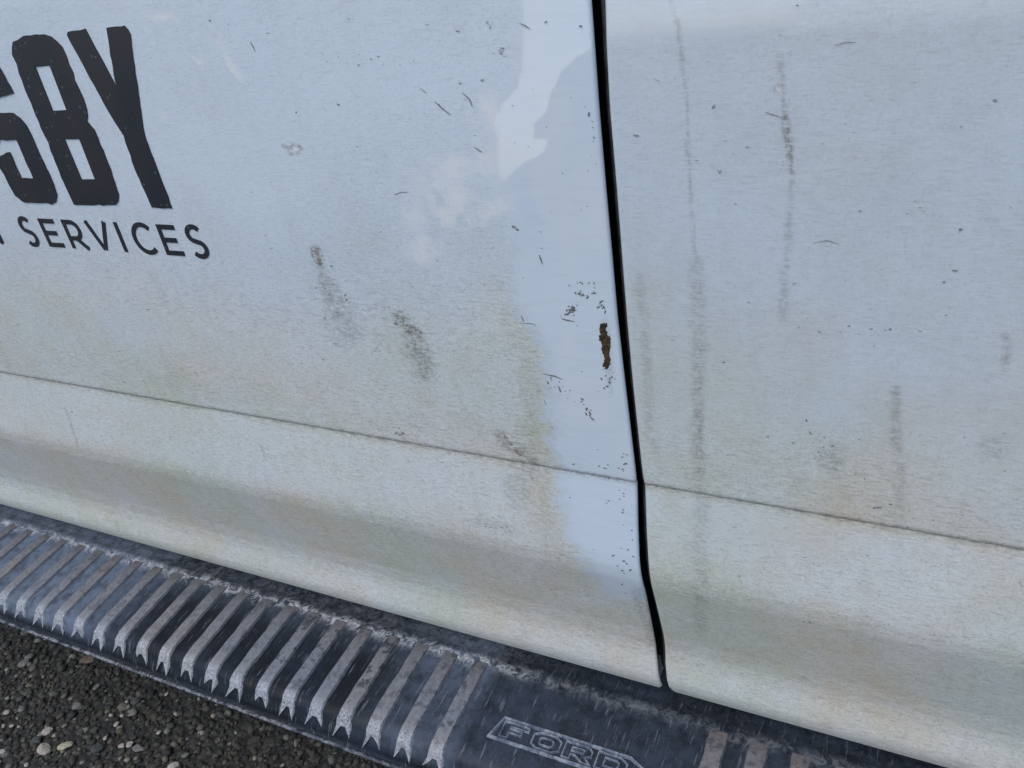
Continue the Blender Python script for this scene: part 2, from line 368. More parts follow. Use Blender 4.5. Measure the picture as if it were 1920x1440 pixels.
def paint_attrs(o, side, U, V, x, ww, nn):
    # wear, dirt and the painted sky reflection keep their place on the steel; outlines traced on the photograph
    wu = (fbm(x*45, ww*45, 3)-.5)*26 + (fbm(x*160, ww*160, 5)-.5)*14
    wv = (fbm(x*45+7, ww*45+3, 8)-.5)*26 + (fbm(x*160, ww*160+9, 11)-.5)*14
    Uw, Vw = U+wu, V+wv
    lf = fbm(x*4+3, ww*4+5, 21, 3)
    h = ww + (lf-.5)*.16
    dirt = .16 + .50*sstep(-.20, -.42, h) + .22*sstep(-.42, -.56, h) + .12*sstep(-.62, -.70, ww)
    if side > 0: dirt = .46 + .20*sstep(-.24, -.46, h) + .28*sstep(-.44, -.60, h) + .14*sstep(-.62, -.70, ww)
    dirt = dirt - .17*sstep(-.546, -.556, ww)*(1-sstep(-.630, -.668, ww)) - .06*sstep(-.80, -.825, ww)*(1-sstep(-.862, -.870, ww))
    dirt = dirt + .25*(fbm(x*14, ww*14, 40)-.5)
    dirt = np.where(np.abs(ww+.5415) < .0042, np.maximum(dirt, 1.0), dirt)  # crease line: dirt, widened as painted shading
    Z = np.zeros_like(U); clean, stain, brown, light, sky_patch = Z.copy(), Z.copy(), Z.copy(), Z.copy(), Z.copy()
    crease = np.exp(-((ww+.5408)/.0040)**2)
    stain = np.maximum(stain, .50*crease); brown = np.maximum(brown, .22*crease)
    if side < 0:
        cp = [(985, -40), (976, 140), (926, 218), (925, 330), (955, 380), (968, 470), (958, 560), (985, 602), (1012, 650), (1024, 720), (1032, 800), (1040, 850), (1052, 905), (1050, 960), (1078, 1032), (1104, 1074), (1150, 1112), (1215, 1125), (1330, 900), (1230, 400), (1180, -40)]
        stk = ((fbm(x*60, (ww+x*.3)*190, 47, 4)-.5)*34+(fbm(x*230, ww*230, 49, 3)-.5)*40)*sstep(380, 640, V)
        clean = poly_m(U+wu*1.3+stk, V+wv*.8, cp, 22)
        dirt = dirt*(1-.90*clean)
        # dirtier fringe along the rubbed strip
        fr = np.exp(-((poly_sd(U+wu, V, cp)+26)/26)**2)*sstep(560, 680, V)*(1-sstep(1040, 1120, V))
        dirt = np.minimum(1, dirt + .30*fr); stain = np.maximum(stain, .16*fr)
        sp = [(985, -40), (1116, -40), (1112, 86), (1082, 104), (1053, 130), (1036, 170), (1022, 214), (1004, 236), (1003, 258), (1030, 266), (1022, 290), (976, 315), (948, 345), (931, 330), (928, 262), (921, 230), (940, 200), (972, 165), (982, 100)]
        sky_patch = poly_m(U+wu*.5, V+wv*.5, sp, 8)  # outline of the reflected sky
        # pale smears, and the sky reflection put into the colour
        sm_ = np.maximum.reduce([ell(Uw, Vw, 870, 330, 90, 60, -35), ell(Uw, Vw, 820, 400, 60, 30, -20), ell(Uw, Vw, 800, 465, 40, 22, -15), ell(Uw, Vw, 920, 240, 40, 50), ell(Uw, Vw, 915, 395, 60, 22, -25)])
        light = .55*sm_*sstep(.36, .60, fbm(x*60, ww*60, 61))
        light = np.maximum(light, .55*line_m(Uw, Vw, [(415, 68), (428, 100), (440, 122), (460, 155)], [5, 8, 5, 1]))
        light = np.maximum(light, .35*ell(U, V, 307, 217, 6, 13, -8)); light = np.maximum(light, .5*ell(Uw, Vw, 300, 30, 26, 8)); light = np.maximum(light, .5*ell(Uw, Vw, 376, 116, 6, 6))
        light = np.maximum(light, .34*sky_patch*(.4+1.2*fbm(x*40, ww*40, 63)))  # sky reflection painted in as a paler base colour
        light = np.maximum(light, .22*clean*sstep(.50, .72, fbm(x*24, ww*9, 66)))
        # drips and blotches
        stain = np.maximum(stain, .50*line_m(U+wu*.6, V+wv*.6, [(601, 495), (610, 530), (630, 570), (652, 620)], [3, 12, 20, 24], .8))
        stain = np.maximum(stain, .72*line_m(U+wu*.8, V+wv*.8, [(748, 592), (768, 622), (778, 655), (800, 688)], [12, 15, 20, 20], .7))
        stain = np.maximum(stain, .70*line_m(U+wu*.7, V+wv*.7, [(935, 815), (965, 838), (1000, 868)], [10, 15, 12], .8))
        stain = np.maximum(stain, .34*ell(Uw, Vw, 975, 900, 30, 45)); stain = np.maximum(stain, .35*ell(Uw, Vw, 925, 985, 45, 10, 10))
        ring = np.abs(np.hypot((U-550)/13, (V-280)/9)-1)
        brown = np.maximum(brown, .70*(1-sstep(.12, .50, ring))*sstep(534, 552, U+wu*.5)); brown = np.maximum(brown, .6*line_m(U, V, [(531, 274), (545, 278)], [3, 4]))
        light = np.maximum(light, .9*ell(U, V, 551, 280, 7, 4))
        ring = np.abs(np.hypot(((U-595)*.93-(V-478)*.36)/8, ((U-595)*.36+(V-478)*.93)/16)-1)
        brown = np.maximum(brown, .85*(1-sstep(.15, .55, ring))); brown = np.maximum(brown, .5*ell(U, V, 597, 482, 6, 12, -15))
        light = np.maximum(light, .8*line_m(Uw, Vw, [(950, 822), (972, 852)], [4, 5]))
        stain = np.maximum(stain, .5*line_m(U+wu*.2, V, [(122, 765), (135, 800), (146, 838)], [2, 2.4, 2])); stain = np.maximum(stain, .4*line_m(U, V, [(489, 832), (496, 857)], [2, 2]))
        stain = np.maximum(stain, .4*line_m(U, V, [(218, 978), (223, 994)], [3, 2])); stain = np.maximum(stain, .4*line_m(U, V, [(498, 1046), (500, 1054)], [2, 2]))
        brown = np.maximum(brown, .30*line_m(U+wu*.2, V, [(1133, 606), (1136, 650), (1141, 690), (1146, 745)], [7, 9, 7, 2], .9))
        # grime along the edge beside the shut line, low down
        stain = np.maximum(stain, .42*line_m(U+wu*.3, V, [(1196, 1110), (1213, 1170), (1222, 1210)], [9, 8, 5], .9))
    else:
        wk = wu*.35
        stain = np.maximum(stain, .40*line_m(U+wk, V, [(1255, -20), (1266, 30), (1278, 85), (1288, 200)], [6, 5, 4, 2], .9))
        stain = np.maximum(stain, .42*line_m(U+wk, V, [(1288, 200), (1292, 300), (1298, 420), (1302, 500)], [2, 3, 3, 4], .9))
        stain = np.maximum(stain, .30*line_m(U+wk, V, [(1304, 490), (1311, 640), (1310, 820), (1315, 1000), (1313, 1180)], [14, 15, 12, 15, 11], .7))
        stain = np.maximum(stain, .50*line_m(U+wk*.5, V, [(1314, 650), (1312, 760), (1313, 860)], [2.5, 2.5, 3], .9))
        brown = np.maximum(brown, .16*line_m(U+wk, V, [(1308, 690), (1309, 890)], [9, 9], .8))
        stain = np.maximum(stain, .36*line_m(U+wk, V, [(1464, 110), (1466, 165), (1474, 240)], [8, 4, 4], .9))
        stain = np.maximum(stain, .78*line_m(U+wk*.8, V, [(1468, 190), (1474, 240), (1480, 285), (1484, 325)], [4, 8, 8, 3], .6))
        stain = np.maximum(stain, .34*line_m(U+wk, V, [(1484, 325), (1482, 420), (1473, 520), (1468, 598)], [4, 7, 8, 9], .8))
        ring = np.abs(np.hypot((U-1463)/9, (V-168)/10)-1)
        stain = np.maximum(stain, .5*(1-sstep(.15, .5, ring))); light = np.maximum(light, .8*ell(U, V, 1463, 168, 7, 8))
        brown = np.maximum(brown, .22*line_m(U+wu*.5, V, [(1680, 735), (1679, 800), (1683, 870), (1688, 950)], [9, 12, 12, 7], .7)); stain = np.maximum(stain, .28*line_m(U+wk, V, [(1680, 730), (1681, 840)], [8, 9], .8))
        stain = np.maximum(stain, .40*line_m(U+wk, V, [(1888, 630), (1889, 665), (1884, 695)], [7, 9, 6], .8))
        stain = np.maximum(stain, .28*line_m(U+wk, V, [(1200, 520), (1210, 620), (1215, 760), (1225, 840)], [9, 9, 9, 9], .8))
        stain = np.maximum(stain, .34*ell(Uw, Vw, 1560, 860, 22, 30)); stain = np.maximum(stain, .3*ell(Uw, Vw, 1860, 840, 30, 24))
        clean = .42*(1-sstep(-.40, -.54, h))+.10
        clean = np.maximum(clean, .85*poly_m(U+wu*1.2, V+wv*.6, [(1130, -90), (1560, -90), (1500, 50), (1400, 84), (1235, 78), (1140, 90)], 14))
        clean = np.maximum(clean, .45*poly_m(Uw, V, [(1230, 915), (1560, 960), (1560, 1060), (1230, 1010)], 60))
    if side < 0: clean = np.maximum(clean, .22*(1-sstep(-.22, -.42, h)))
    for a, b in (('dirt', np.clip(dirt, 0, 1)), ('clean', clean), ('stain', stain), ('brown', brown), ('light', light), ('sky_patch', sky_patch)): attr(o, a, b)

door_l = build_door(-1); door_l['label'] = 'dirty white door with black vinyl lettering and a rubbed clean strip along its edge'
door_r = build_door(1); door_r['label'] = 'dirty white door with vertical drip stains'

def box(name, lo, hi, mat, parent, bev=.004):
    bm = bmesh.new(); bmesh.ops.create_cube(bm, size=1)
    L, Hh = np.array(lo), np.array(hi); off = np.array(root_of(parent).location)
    for v in bm.verts: v.co = Vector(((np.array(v.co)+.5)*(Hh-L)+L-off))
    if bev: bmesh.ops.bevel(bm, geom=bm.edges[:], offset=bev, segments=2, affect='EDGES')
    me = bpy.data.meshes.new(name); bm.to_mesh(me); bm.free(); me.materials.append(mat)
    o = bpy.data.objects.new(name, me); C.objects.link(o); o.parent = parent; return o
def prism(name, prof, x0, x1, mat, parent, nx=2, smooth=False):     # (y, z) outline swept along x
    xs = np.linspace(x0, x1, nx); p = np.array(prof); K = len(p)
    v = np.concatenate([np.column_stack([np.full(K, x), p[:, 0], p[:, 1]]) for x in xs])
    f = [(i*K+j, i*K+(j+1) % K, (i+1)*K+(j+1) % K, (i+1)*K+j) for i in range(nx-1) for j in range(K)]
    f += [tuple(range(K))[::-1], tuple((nx-1)*K+j for j in range(K))]
    return mesh_obj(name, v, f, mat, parent, smooth)
def yz(ww, n): q = door_pt(np.array(0.), np.array(ww), np.array(n)); return (q[1], q[2])
# cab structure behind the door skins, and the sill below them
prism('cab_body', [yz(.34, -.075), yz(.34, -.60), yz(-.80, -.60), yz(-.80, -.075), yz(-.54, -.055)], -2.38, .76, INNER, truck)
prism('sill', [yz(-.80, -.072), yz(-.80, -.40), yz(-1.02, -.40), yz(-1.02, -.085), yz(-.97, -.060)], -2.60, .95, INNER, truck)
# rubber seal in the shut line, hugging the right door's edge
q = [(float(np.interp(-a, -ws, xeR)), a, float(n_of(a))) for a in np.linspace(.30, -.86, 60)]
v = []; 
for xe_, a, n_ in q:
    for dx, dn in ((-.0165, -.030), (-.0085, -.019), (-.0048, -.0085), (-.0015, -.0062), (.004, -.012), (.004, -.035)):
        v.append(door_pt(np.array(xe_+dx), np.array(a), np.array(n_+dn)))
K = 6; f = [(i*K+j, (i+1)*K+j, (i+1)*K+j+1, i*K+j+1) for i in range(len(q)-1) for j in range(K-1)]
mesh_obj('door_seal', v, f, SEAL, truck, True)

# ------------------------------------------------------------------ lettering on the door
def plane_xy(px, py): return np.array(hit_door(px, py))
def resample(poly, step):
    p = np.array(poly, float); out = []
    for a, b in zip(p, np.roll(p, -1, 0)):
        m = max(1, int(np.hypot(*(b-a))/step))
        out += [a+(b-a)*i/m for i in range(m)]
    return np.array(out)
def decal(name, outer, holes, mat, parent, lift=.0010, rough=0., seed=0, label=None, thick=None):
    """flat sheet cut to an outline given in door coordinates (x, w), with holes"""
    bm = bmesh.new(); rr = np.random.default_rng(seed); edges = []
    off = np.array(root_of(parent).location)
    for loop in [outer]+list(holes):
        pts = resample(loop, .006) if rough else np.array(loop, float)
        if rough and loop is outer: pts = pts + rr.normal(0, rough, pts.shape)
        vs = []
        for x, ww in pts:
            vs.append(bm.verts.new(Vector(door_pt(np.array(x), np.array(ww), n_of(ww)+lift)-off)))
        edges += [bm.edges.new((vs[i], vs[(i+1) % len(vs)])) for i in range(len(vs))]
    bmesh.ops.triangle_fill(bm, edges=edges, use_beauty=True, use_dissolve=False)
    ext = bmesh.ops.extrude_face_region(bm, geom=bm.faces[:])
    dv = Vector(-Nw*(thick or lift*.9))
    bmesh.ops.translate(bm, verts=[g for g in ext['geom'] if isinstance(g, bmesh.types.BMVert)], vec=dv)
    bmesh.ops.recalc_face_normals(bm, faces=bm.faces[:])
    me = bpy.data.meshes.new(name); bm.to_mesh(me); bm.free(); me.materials.append(mat)
    o = bpy.data.objects.new(name, me); C.objects.link(o); o.parent = parent
    if label: o['label'] = label
    return o
P_ = lambda pts: [plane_xy(*q) for q in pts]
B_out = [(25, 77.5), (34, 72), (44, 68.3), (66.7, 63.7), (83.3, 63.7), (96.7, 67.5), (108.3, 76.7), (118.3, 88.3), (126.7, 106.7), (146.7, 161.7), (158.3, 186.7), (164.2, 205), (166, 218), (164.5, 228), (171.7, 235), (178, 243), (184.8, 258.4), (202.3, 303), (215.9, 342), (222.7, 363.4), (222.7, 375), (216.9, 383.8), (194.5, 384.4), (153.7, 383.8), (139, 382.8), (134, 371), (116.7, 332), (95.3, 281.7), (91.4, 266), (83.6, 252.5), (63.3, 203), (36.7, 138), (31.7, 120), (23.3, 101.7)]
B_h1 = [(67.5, 125.3), (94.2, 122.5), (125.8, 205.8), (100, 207.5)]; B_h2 = [(122, 260.7), (149.8, 260.3), (179, 335.8), (153.7, 335.8)]
Y_out = [(126.7, 58), (162.5, 55), (218.3, 160), (200.8, 51.7), (234, 48), (241, 55), (245, 62), (260, 173.3), (270.9, 249.2), (274.5, 260), (324, 390.7), (285.3, 388.5), (252.8, 314.2), (233, 254.6), (209.5, 216.7), (195, 191.4), (127, 66.8)]
LB = decal('letter', P_(B_out), [P_(B_h1), P_(B_h2)], VINYL, door_l, .0011, .0005, 2, 'letter B')
LY = decal('letter', P_(Y_out), [], VINYL, door_l, .0011, .0003, 3, 'letter Y')
# S: the right half is traced, the left half lies outside the frame
S_r = P_([(0, 108), (26.7, 174.2), (0, 188)]); wid = .118
xr = plane_xy(108, 365)[0]; xl = xr-wid
top = plane_xy(60, 64)[1]; bot = plane_xy(80, 381)[1]; hgt = top-bot; stw = .042
up_r = [np.array((xr-.004, top-.020)), S_r[1]]
S_out = [(xl+.022, top), (xr-.022, top), (xr-.008, top-.010), tuple(up_r[0]), tuple(S_r[1]), (S_r[1][0]-stw, S_r[1][1]-.006),
         (S_r[1][0]-stw, top-.040), (xl+stw, top-.040), (xl+stw, top-hgt*.44)]
S_out += [tuple(q) for q in P_([(0, 211.3), (25, 211.7), (38.9, 221.4), (50.6, 235), (58.3, 250.6), (77.8, 295.3), (97.2, 336), (108, 365.3), (105, 378), (97.2, 381.5), (45.7, 379), (29.2, 366.3), (13.6, 338), (2, 314.8)])]
S_out += [(xl, bot+.070), tuple(plane_xy(-6, 297)), tuple(plane_xy(17.5, 283.6)), tuple(plane_xy(40.8, 334.2)), tuple(plane_xy(63.2, 334.2)), tuple(plane_xy(32, 261.9)), tuple(plane_xy(0, 261.9)), (xl+.022, top-hgt*.44-.050), (xl, top-hgt*.44-.030), (xl, top-.024)]
LS = decal('letter', S_out, [], VINYL, door_l, .0011, .0004, 4, 'letter S')
# the letter before it shows only the end of its rounded lower corner
ox = xr-wid-.0125
xq = plane_xy(1.5, 360)[0]
O_out = [(xq-.100, top), (xq-.020, top), (xq, top-.022), (xq, bot+.022), (xq-.020, bot), (xq-.100, bot), (xq-.120, bot+.022), (xq-.120, top-.022)]
O_h = [(xq-.042, top-.042), (xq-.078, top-.042), (xq-.078, bot+.042), (xq-.042, bot+.042)]
if xq < xl-.004: decal('letter', O_out, [O_h], VINYL, door_l, .0011, .0004, 5)

# SERVICES in thin strokes
def stroke_letter(strokes, wd, mat, parent, lift=.0009, name='letter', label=None):
    off = np.array(root_of(parent).location); v, f = [], []
    for si, pts in enumerate(strokes):
        p = np.array(pts, float); m = len(p); tg = np.gradient(p, axis=0)
        nrm = np.stack([-tg[:, 1], tg[:, 0]], 1); nrm /= np.linalg.norm(nrm, axis=1)[:, None]
        b0 = len(v); lf = lift+.00004*si
        for i in range(m):
            for s_, l_ in ((.5, lf), (-.5, lf), (.5, .0001), (-.5, .0001)):
                x, ww = p[i]+nrm[i]*wd*s_; v.append(door_pt(np.array(x), np.array(ww), n_of(ww)+l_))
        for i in range(m-1):
            a, b = b0+4*i, b0+4*i+4
            f += [(a, a+1, b+1, b), (a, b, b+2, a+2), (a+1, a+3, b+3, b+1)]
        e = b0+4*(m-1); f += [(b0, b0+2, b0+3, b0+1), (e, e+1, e+3, e+2)]
    return mesh_obj(name, v, f, mat, parent, False, label)
bl = plane_xy(210, 470)[1]; ct = plane_xy(215, 416.3)[1]; ch = ct-bl; sw = .0062*ch/.045
sw = .0057
def arc(cx, cy, rx, ry, a0, a1, m=16): return [(cx+rx*math.cos(math.radians(a)), cy+ry*math.sin(math.radians(a))) for a in np.linspace(a0, a1, m)]
def S_str(x0, x1):
    h = sw/2; cx = (x0+x1)/2; rx = (x1-x0)/2-h; ry = (ch+.004)/4-h/2
    yu = ct+.002-h-ry; yl = bl-.002+h+ry
    up = arc(cx, yu, rx*.95, ry, 38, 235, 16); dn = arc(cx, yl, rx, ry, 55, -142, 16)
    return [up+dn]
def E_str(x0, x1):
    h = sw/2; return [[(x0+h, bl), (x0+h, ct)], [(x0+h, ct-h), (x1, ct-h)], [(x0+h, (ct+bl)/2), (x1-.003, (ct+bl)/2)], [(x0+h, bl+h), (x1+.001, bl+h)]]
def R_str(x0, x1):
    h = sw/2; md = bl+ch*.36; r_ = (ct-h-md)/2
    return [[(x0+h, bl), (x0+h, ct)], [(x0+h, ct-h), (x1-.004-r_-h, ct-h)] + arc(x1-.004-r_-h, ct-h-r_, r_, r_, 85, -85, 10)+[(x1-.004-r_-h, md), (x0+h, md)], [(x1-.018, md), (x1-h*.9, bl)]]
def V_str(x0, x1): return [[(x0+sw/2, ct), ((x0+x1)/2-.0005, bl+.001)], [(x1-sw/2, ct), ((x0+x1)/2+.0005, bl+.001)]]
def I_str(x0, x1): return [[((x0+x1)/2, bl), ((x0+x1)/2, ct)]]
def C_str(x0, x1):
    h = sw/2; ry = (ch+.003)/2-h; rx = ry*.96; return [arc(x0+h+rx, (ct+bl)/2, rx, ry, 46, 314, 26)]
def xat(px, py): return plane_xy(px, py)[0]
xs_S1 = (xat(33.5, 412)-.002, xat(76.4, 456.7)); xs_E1 = ((xat(69.6, 410.4)+xat(95.3, 461.6))/2, (xat(97.2, 411)+xat(123.5, 463.5))/2)
xs_R = ((xat(112.8, 413)+xat(139, 464.5))/2, xat(172, 468.4)); xs_V = (xat(156.6, 414.5), xat(197.4, 415.5))
xs_I = ((xat(210.6, 416.5)+xat(234.4, 471.9))/2, (xat(218, 416.5)+xat(243.8, 471.9))/2)
xs_C = (xat(244+4, 440), xat(292, 465)); xs_E2 = ((xat(291.3, 421.3)+xat(315, 476.9))/2, (xat(323.8, 421.9)+xat(347.5, 479.4))/2)
xs_S2 = (xat(345.6, 432.5), xat(391.9, 470))
for fn, xx in ((S_str, xs_S1), (E_str, xs_E1), (R_str, xs_R), (V_str, xs_V), (I_str, xs_I), (C_str, xs_C), (E_str, xs_E2), (S_str, xs_S2)):
    stroke_letter(fn(*xx), sw, VINYL, door_l)
xn = xat(8, 455)                      # last stroke of the word before
stroke_letter([[(xn-sw/2, bl), (xn-sw/2, ct)], [(xn-sw/2, bl), (xn-.038, ct)], [(xn-.038, bl), (xn-.038, ct)]], sw, VINYL, door_l)

# ------------------------------------------------------------------ chips and scratches (thin, irregular)
def marks(name, items, mat, parent, lift=.0004, label=None, kind=None):
    """items: outlines in photo pixels lying on the door skin"""
    v, f = [], []
    for k_, pts in enumerate(items):
        hp = [hit_door(*q) for q in pts]
        if parent is door_l and any(x_ > np.interp(-w_, -ws, xeL)-.0035 for x_, w_ in hp): continue    # past the door's edge
        b0 = len(v); lf = lift+.00003*(k_ % 7)
        for px, py in pts:
            x, ww = hit_door(px, py); v.append(door_pt(np.array(x), np.array(ww), n_of(ww)+lf))
        f.append(tuple(range(b0, b0+len(pts))))
    o = mesh_obj(name, v, f, mat, parent, False, label)
    if kind: o['kind'] = kind
    return o
def blob(cx, cy, rx, ry, ang=0, m=9, j=.35):
    a = math.radians(ang); out = []
    for i in range(m):
        t = 2*math.pi*i/m; r_ = 1+random.uniform(-j, j); u, v_ = rx*r_*math.cos(t), ry*r_*math.sin(t)
        out.append((cx+u*math.cos(a)-v_*math.sin(a), cy+u*math.sin(a)+v_*math.cos(a)))
    return out
def sliver(pts, wd):
    p = np.array(pts, float); tg = np.gradient(p, axis=0); nr = np.stack([-tg[:, 1], tg[:, 0]], 1); nr /= np.linalg.norm(nr, axis=1)[:, None]+1e-9
    m = len(p); ww = [wd*math.sin(math.pi*(i+.35)/(m-.3))*random.uniform(.7, 1.2) for i in range(m)]
    A = [tuple(p[i]+nr[i]*ww[i]/2) for i in range(m)]; B = [tuple(p[i]-nr[i]*ww[i]/2) for i in range(m)]
    return A+B[::-1]
def scatter(cx, cy, sx, sy, ang, n_, rmin, rmax, el=2.2, mang=None):
    out = []; a = math.radians(ang)
    for _ in range(n_):
        u, v_ = random.gauss(0, sx), random.gauss(0, sy); r_ = random.uniform(rmin, rmax)*.72
        out.append(blob(cx+u*math.cos(a)-v_*math.sin(a), cy+u*math.sin(a)+v_*math.cos(a), r_*random.uniform(1, el), r_, (mang if mang is not None else ang)+random.uniform(-25, 25), 7, .4))
    return out
rust = [[(1126, 607), (1132, 605), (1139, 606), (1139, 612), (1136, 616), (1139, 624), (1140, 630), (1144, 630), (1145, 640), (1145, 652), (1143, 664), (1145, 674), (1144, 682), (1141, 690), (1137, 692), (1133, 687), (1129, 686), (1132, 680), (1134, 670), (1131, 662), (1128, 656), (1129, 646), (1127, 640), (1123, 638), (1123, 630), (1126, 625), (1124, 616)]]
rr0 = resample(rust[0], 1.5); rust = [[tuple(q) for q in rr0+np.random.default_rng(5).normal(0, .6, rr0.shape)]]
rust += [blob(random.gauss(1137, 5), random.uniform(612, 694), random.uniform(.5, 1.1), random.uniform(.5, 1.2)) for _ in range(22)]
marks('rust_patch', rust, RUST, door_l, .0005, 'dark brown rust patch where paint has chipped off')
sc = [[(1071, 690), (1073, 676), (1074, 663), (1078, 650), (1080, 652), (1077, 668), (1077, 680), (1075, 692)]]
sc += scatter(1069, 583, 9, 4, -38, 22, 1.2, 3.2, 3.0, -30)+scatter(1092, 553, 7, 3.4, 35, 14, 1.0, 2.2, 2.6, 35)+scatter(1128, 574, 4, 4.5, -60, 12, 1.2, 2.8, 2.2)+scatter(1078, 530, 12, 2, 0, 6, 1, 2)
sc += scatter(1115, 545, 4, 8, 0, 6, 1, 2.2)+scatter(1141, 706, 8, 8, 40, 12, 1.0, 2.6)+scatter(1104, 771, 9, 3, 55, 14, 1.0, 2.2, 3, 55)+scatter(1092, 757, 3, 5, 0, 4, 1, 2)
sc += [sliver([(1053, 597), (1062, 600), (1078, 603)], 3.5), sliver([(1011, 478), (1014, 485), (1017, 495)], 3), sliver([(1016, 700), (1040, 705), (1055, 711)], 2.5), sliver([(975, 605), (1000, 607), (1006, 611)], 2), sliver([(978, 592), (982, 602)], 2.5)]
sc += scatter(1045, 725, 14, 14, 50, 16, .8, 2.0, 2.5, 60)+scatter(1172, 868, 5, 10, 0, 8, .9, 2.2)+scatter(1120, 874, 26, 2, 2, 6, 1, 1.8, 3, 5)+scatter(1170, 960, 14, 34, -6, 26, .8, 2.0)+scatter(1178, 1060, 8, 18, 0, 10, .8, 2)
sc += scatter(1113, 215, 2, 60, 4, 10, .8, 2.0, 2, 90)+[blob(1089, 49, 3, 2), blob(1023, 41, 3, 1.6, -30), sliver([(974, 43), (985, 48), (995, 55)], 2), blob(1104, 214, 2, 5)]
for _ in range(30):
    sc.append(blob(random.uniform(960, 1150), random.uniform(120, 900), random.uniform(.7, 1.5), random.uniform(.6, 1.1)))
marks('paint_chips', sc, SCUFF, door_l, .0004, 'small grey chips and nicks in the rubbed strip', 'stuff')
s2 = [sliver([(815, 190), (828, 202), (846, 216)], 3), sliver([(822, 194), (832, 207)], 2), sliver([(866, 173), (880, 185), (886, 200)], 3), sliver([(870, 176), (884, 191)], 2), sliver([(788, 165), (800, 175)], 2), sliver([(470, 78), (475, 87), (479, 97)], 2.4),
      blob(556, 210, 2, 2), blob(635, 196, 4, 2, 30), blob(394, 38, 2.4, 1.6), blob(904, 150, 3, 2), blob(863, 156, 2.5, 2), blob(858, 58, 3, 1.5), sliver([(740, 365), (752, 360), (765, 360)], 2), sliver([(889, 275), (897, 281), (904, 285)], 3),
      sliver([(660, 270), (672, 276)], 2), blob(964, 425, 5, 2.4, 20), blob(970, 430, 3, 2)]
s2 += scatter(947, 95, 9, 5, 20, 10, .9, 2.0)+scatter(925, 45, 14, 8, 0, 8, .8, 1.8)+scatter(750, 812, 6, 5, 30, 10, 1, 2.4)+scatter(700, 110, 40, 6, 0, 10, .8, 1.8)
s2 += scatter(745, 600, 8, 12, 60, 10, .8, 2.0)+scatter(770, 615, 10, 8, 40, 14, .9, 2.3)+scatter(622, 545, 16, 30, -20, 16, .8, 2)+scatter(925, 985, 36, 6, 6, 10, .8, 1.8)+scatter(985, 965, 60, 40, 0, 14, .6, 1.4)
for _ in range(70):
    y = random.uniform(20, 900); x = random.uniform(10, 960)
    if x < 410 and y < 500: continue
    if y > 700+x*.17: pass
    a = random.uniform(-10, 60) if y > 550 else random.uniform(-25, 40); l = random.uniform(2, 9)
    s2.append(sliver([(x, y), (x+l*.5*math.cos(math.radians(a)), y+l*.5*math.sin(math.radians(a))), (x+l*math.cos(math.radians(a)), y+l*math.sin(math.radians(a)))], random.uniform(.8, 1.7)))
marks('scratches', s2, GRIME, door_l, .0004, 'short dark scratches and specks', 'stuff')
tn = [blob(958, 832, 4, 2, 45), blob(968, 846, 5, 3, 50), blob(975, 852, 4, 2.4, 20), blob(948, 818, 4, 1.6, 50), blob(594, 474, 3, 5, -15, 9, .25), blob(598, 486, 3, 4, -15, 9, .3)]
marks('dried_scab', tn, TANG, door_l, .0006, 'tan and brown dried scabs', 'stuff')
s3 = [blob(1865, 188, 4, 2, 20), sliver([(1345, 318), (1349, 324), (1353, 318)], 2.4), sliver([(1435, 210), (1450, 215), (1466, 220)], 2), sliver([(1566, 85), (1585, 79), (1605, 79)], 2), blob(1357, 679, 3, 1.4), blob(1404, 566, 2, 1), blob(1518, 1166, 2.5, 1.6),
      sliver([(1228, 148), (1236, 152)], 2), blob(1193, 254, 5, 2, 10), blob(1338, 200, 4, 2, -45), blob(1645, 951, 9, 2, 0), blob(1670, 945, 4, 1.5), blob(1495, 10, 2.4, 1.6), sliver([(1525, 455), (1550, 450), (1575, 458)], 1.8), blob(1790, 507, 5, 2), blob(1770, 528, 3, 2), blob(1800, 430, 4, 2)]
s3 += scatter(1600, 620, 60, 10, 0, 8, .8, 2.2, 3, 0)+scatter(1520, 830, 60, 16, 25, 16, .8, 2.2, 3, 20)+scatter(1860, 845, 30, 14, 20, 8, .7, 1.6, 2.5, 10)+scatter(1480, 275, 5, 30, 0, 10, .8, 1.8)+scatter(1560, 860, 14, 14, 0, 5, .7, 1.6)
for _ in range(70):
    y = random.uniform(20, 1250); x = random.uniform(1240, 1915); l = random.uniform(2, 10); a = random.uniform(-14, 14)+(8 if y > 900 else 0)
    s3.append(sliver([(x, y), (x+l*.5*math.cos(math.radians(a)), y+l*.5*math.sin(math.radians(a))), (x+l*math.cos(math.radians(a)), y+l*math.sin(math.radians(a)))], random.uniform(.8, 1.7)))
marks('scratches', s3, GRIME, door_r, .0004, 'short level scratches and specks', 'stuff')

# ------------------------------------------------------------------ running board
ZB = float((BASE + -.928*Ww)[2]); 
def yb(px, py, z=ZB): return on_z(px, py, z)[:2]
Y_bend = yb(356, 1238)[1]; Y_lip = np.mean([on_z(*q, ZB-.036)[1] for q in ((0, 1168), (300, 1268), (600, 1393), (750, 1440))])
Y_tip = np.mean([on_z(*q, ZB-.018)[1] for q in ((104, 1182), (348, 1265), (592, 1351), (757, 1408))])
Y_in = np.mean([yb(*q)[1] for q in ((60, 985), (300, 1066), (600, 1172), (900, 1250))])
print('board', Y_bend, Y_tip, Y_lip, Y_in, ZB)
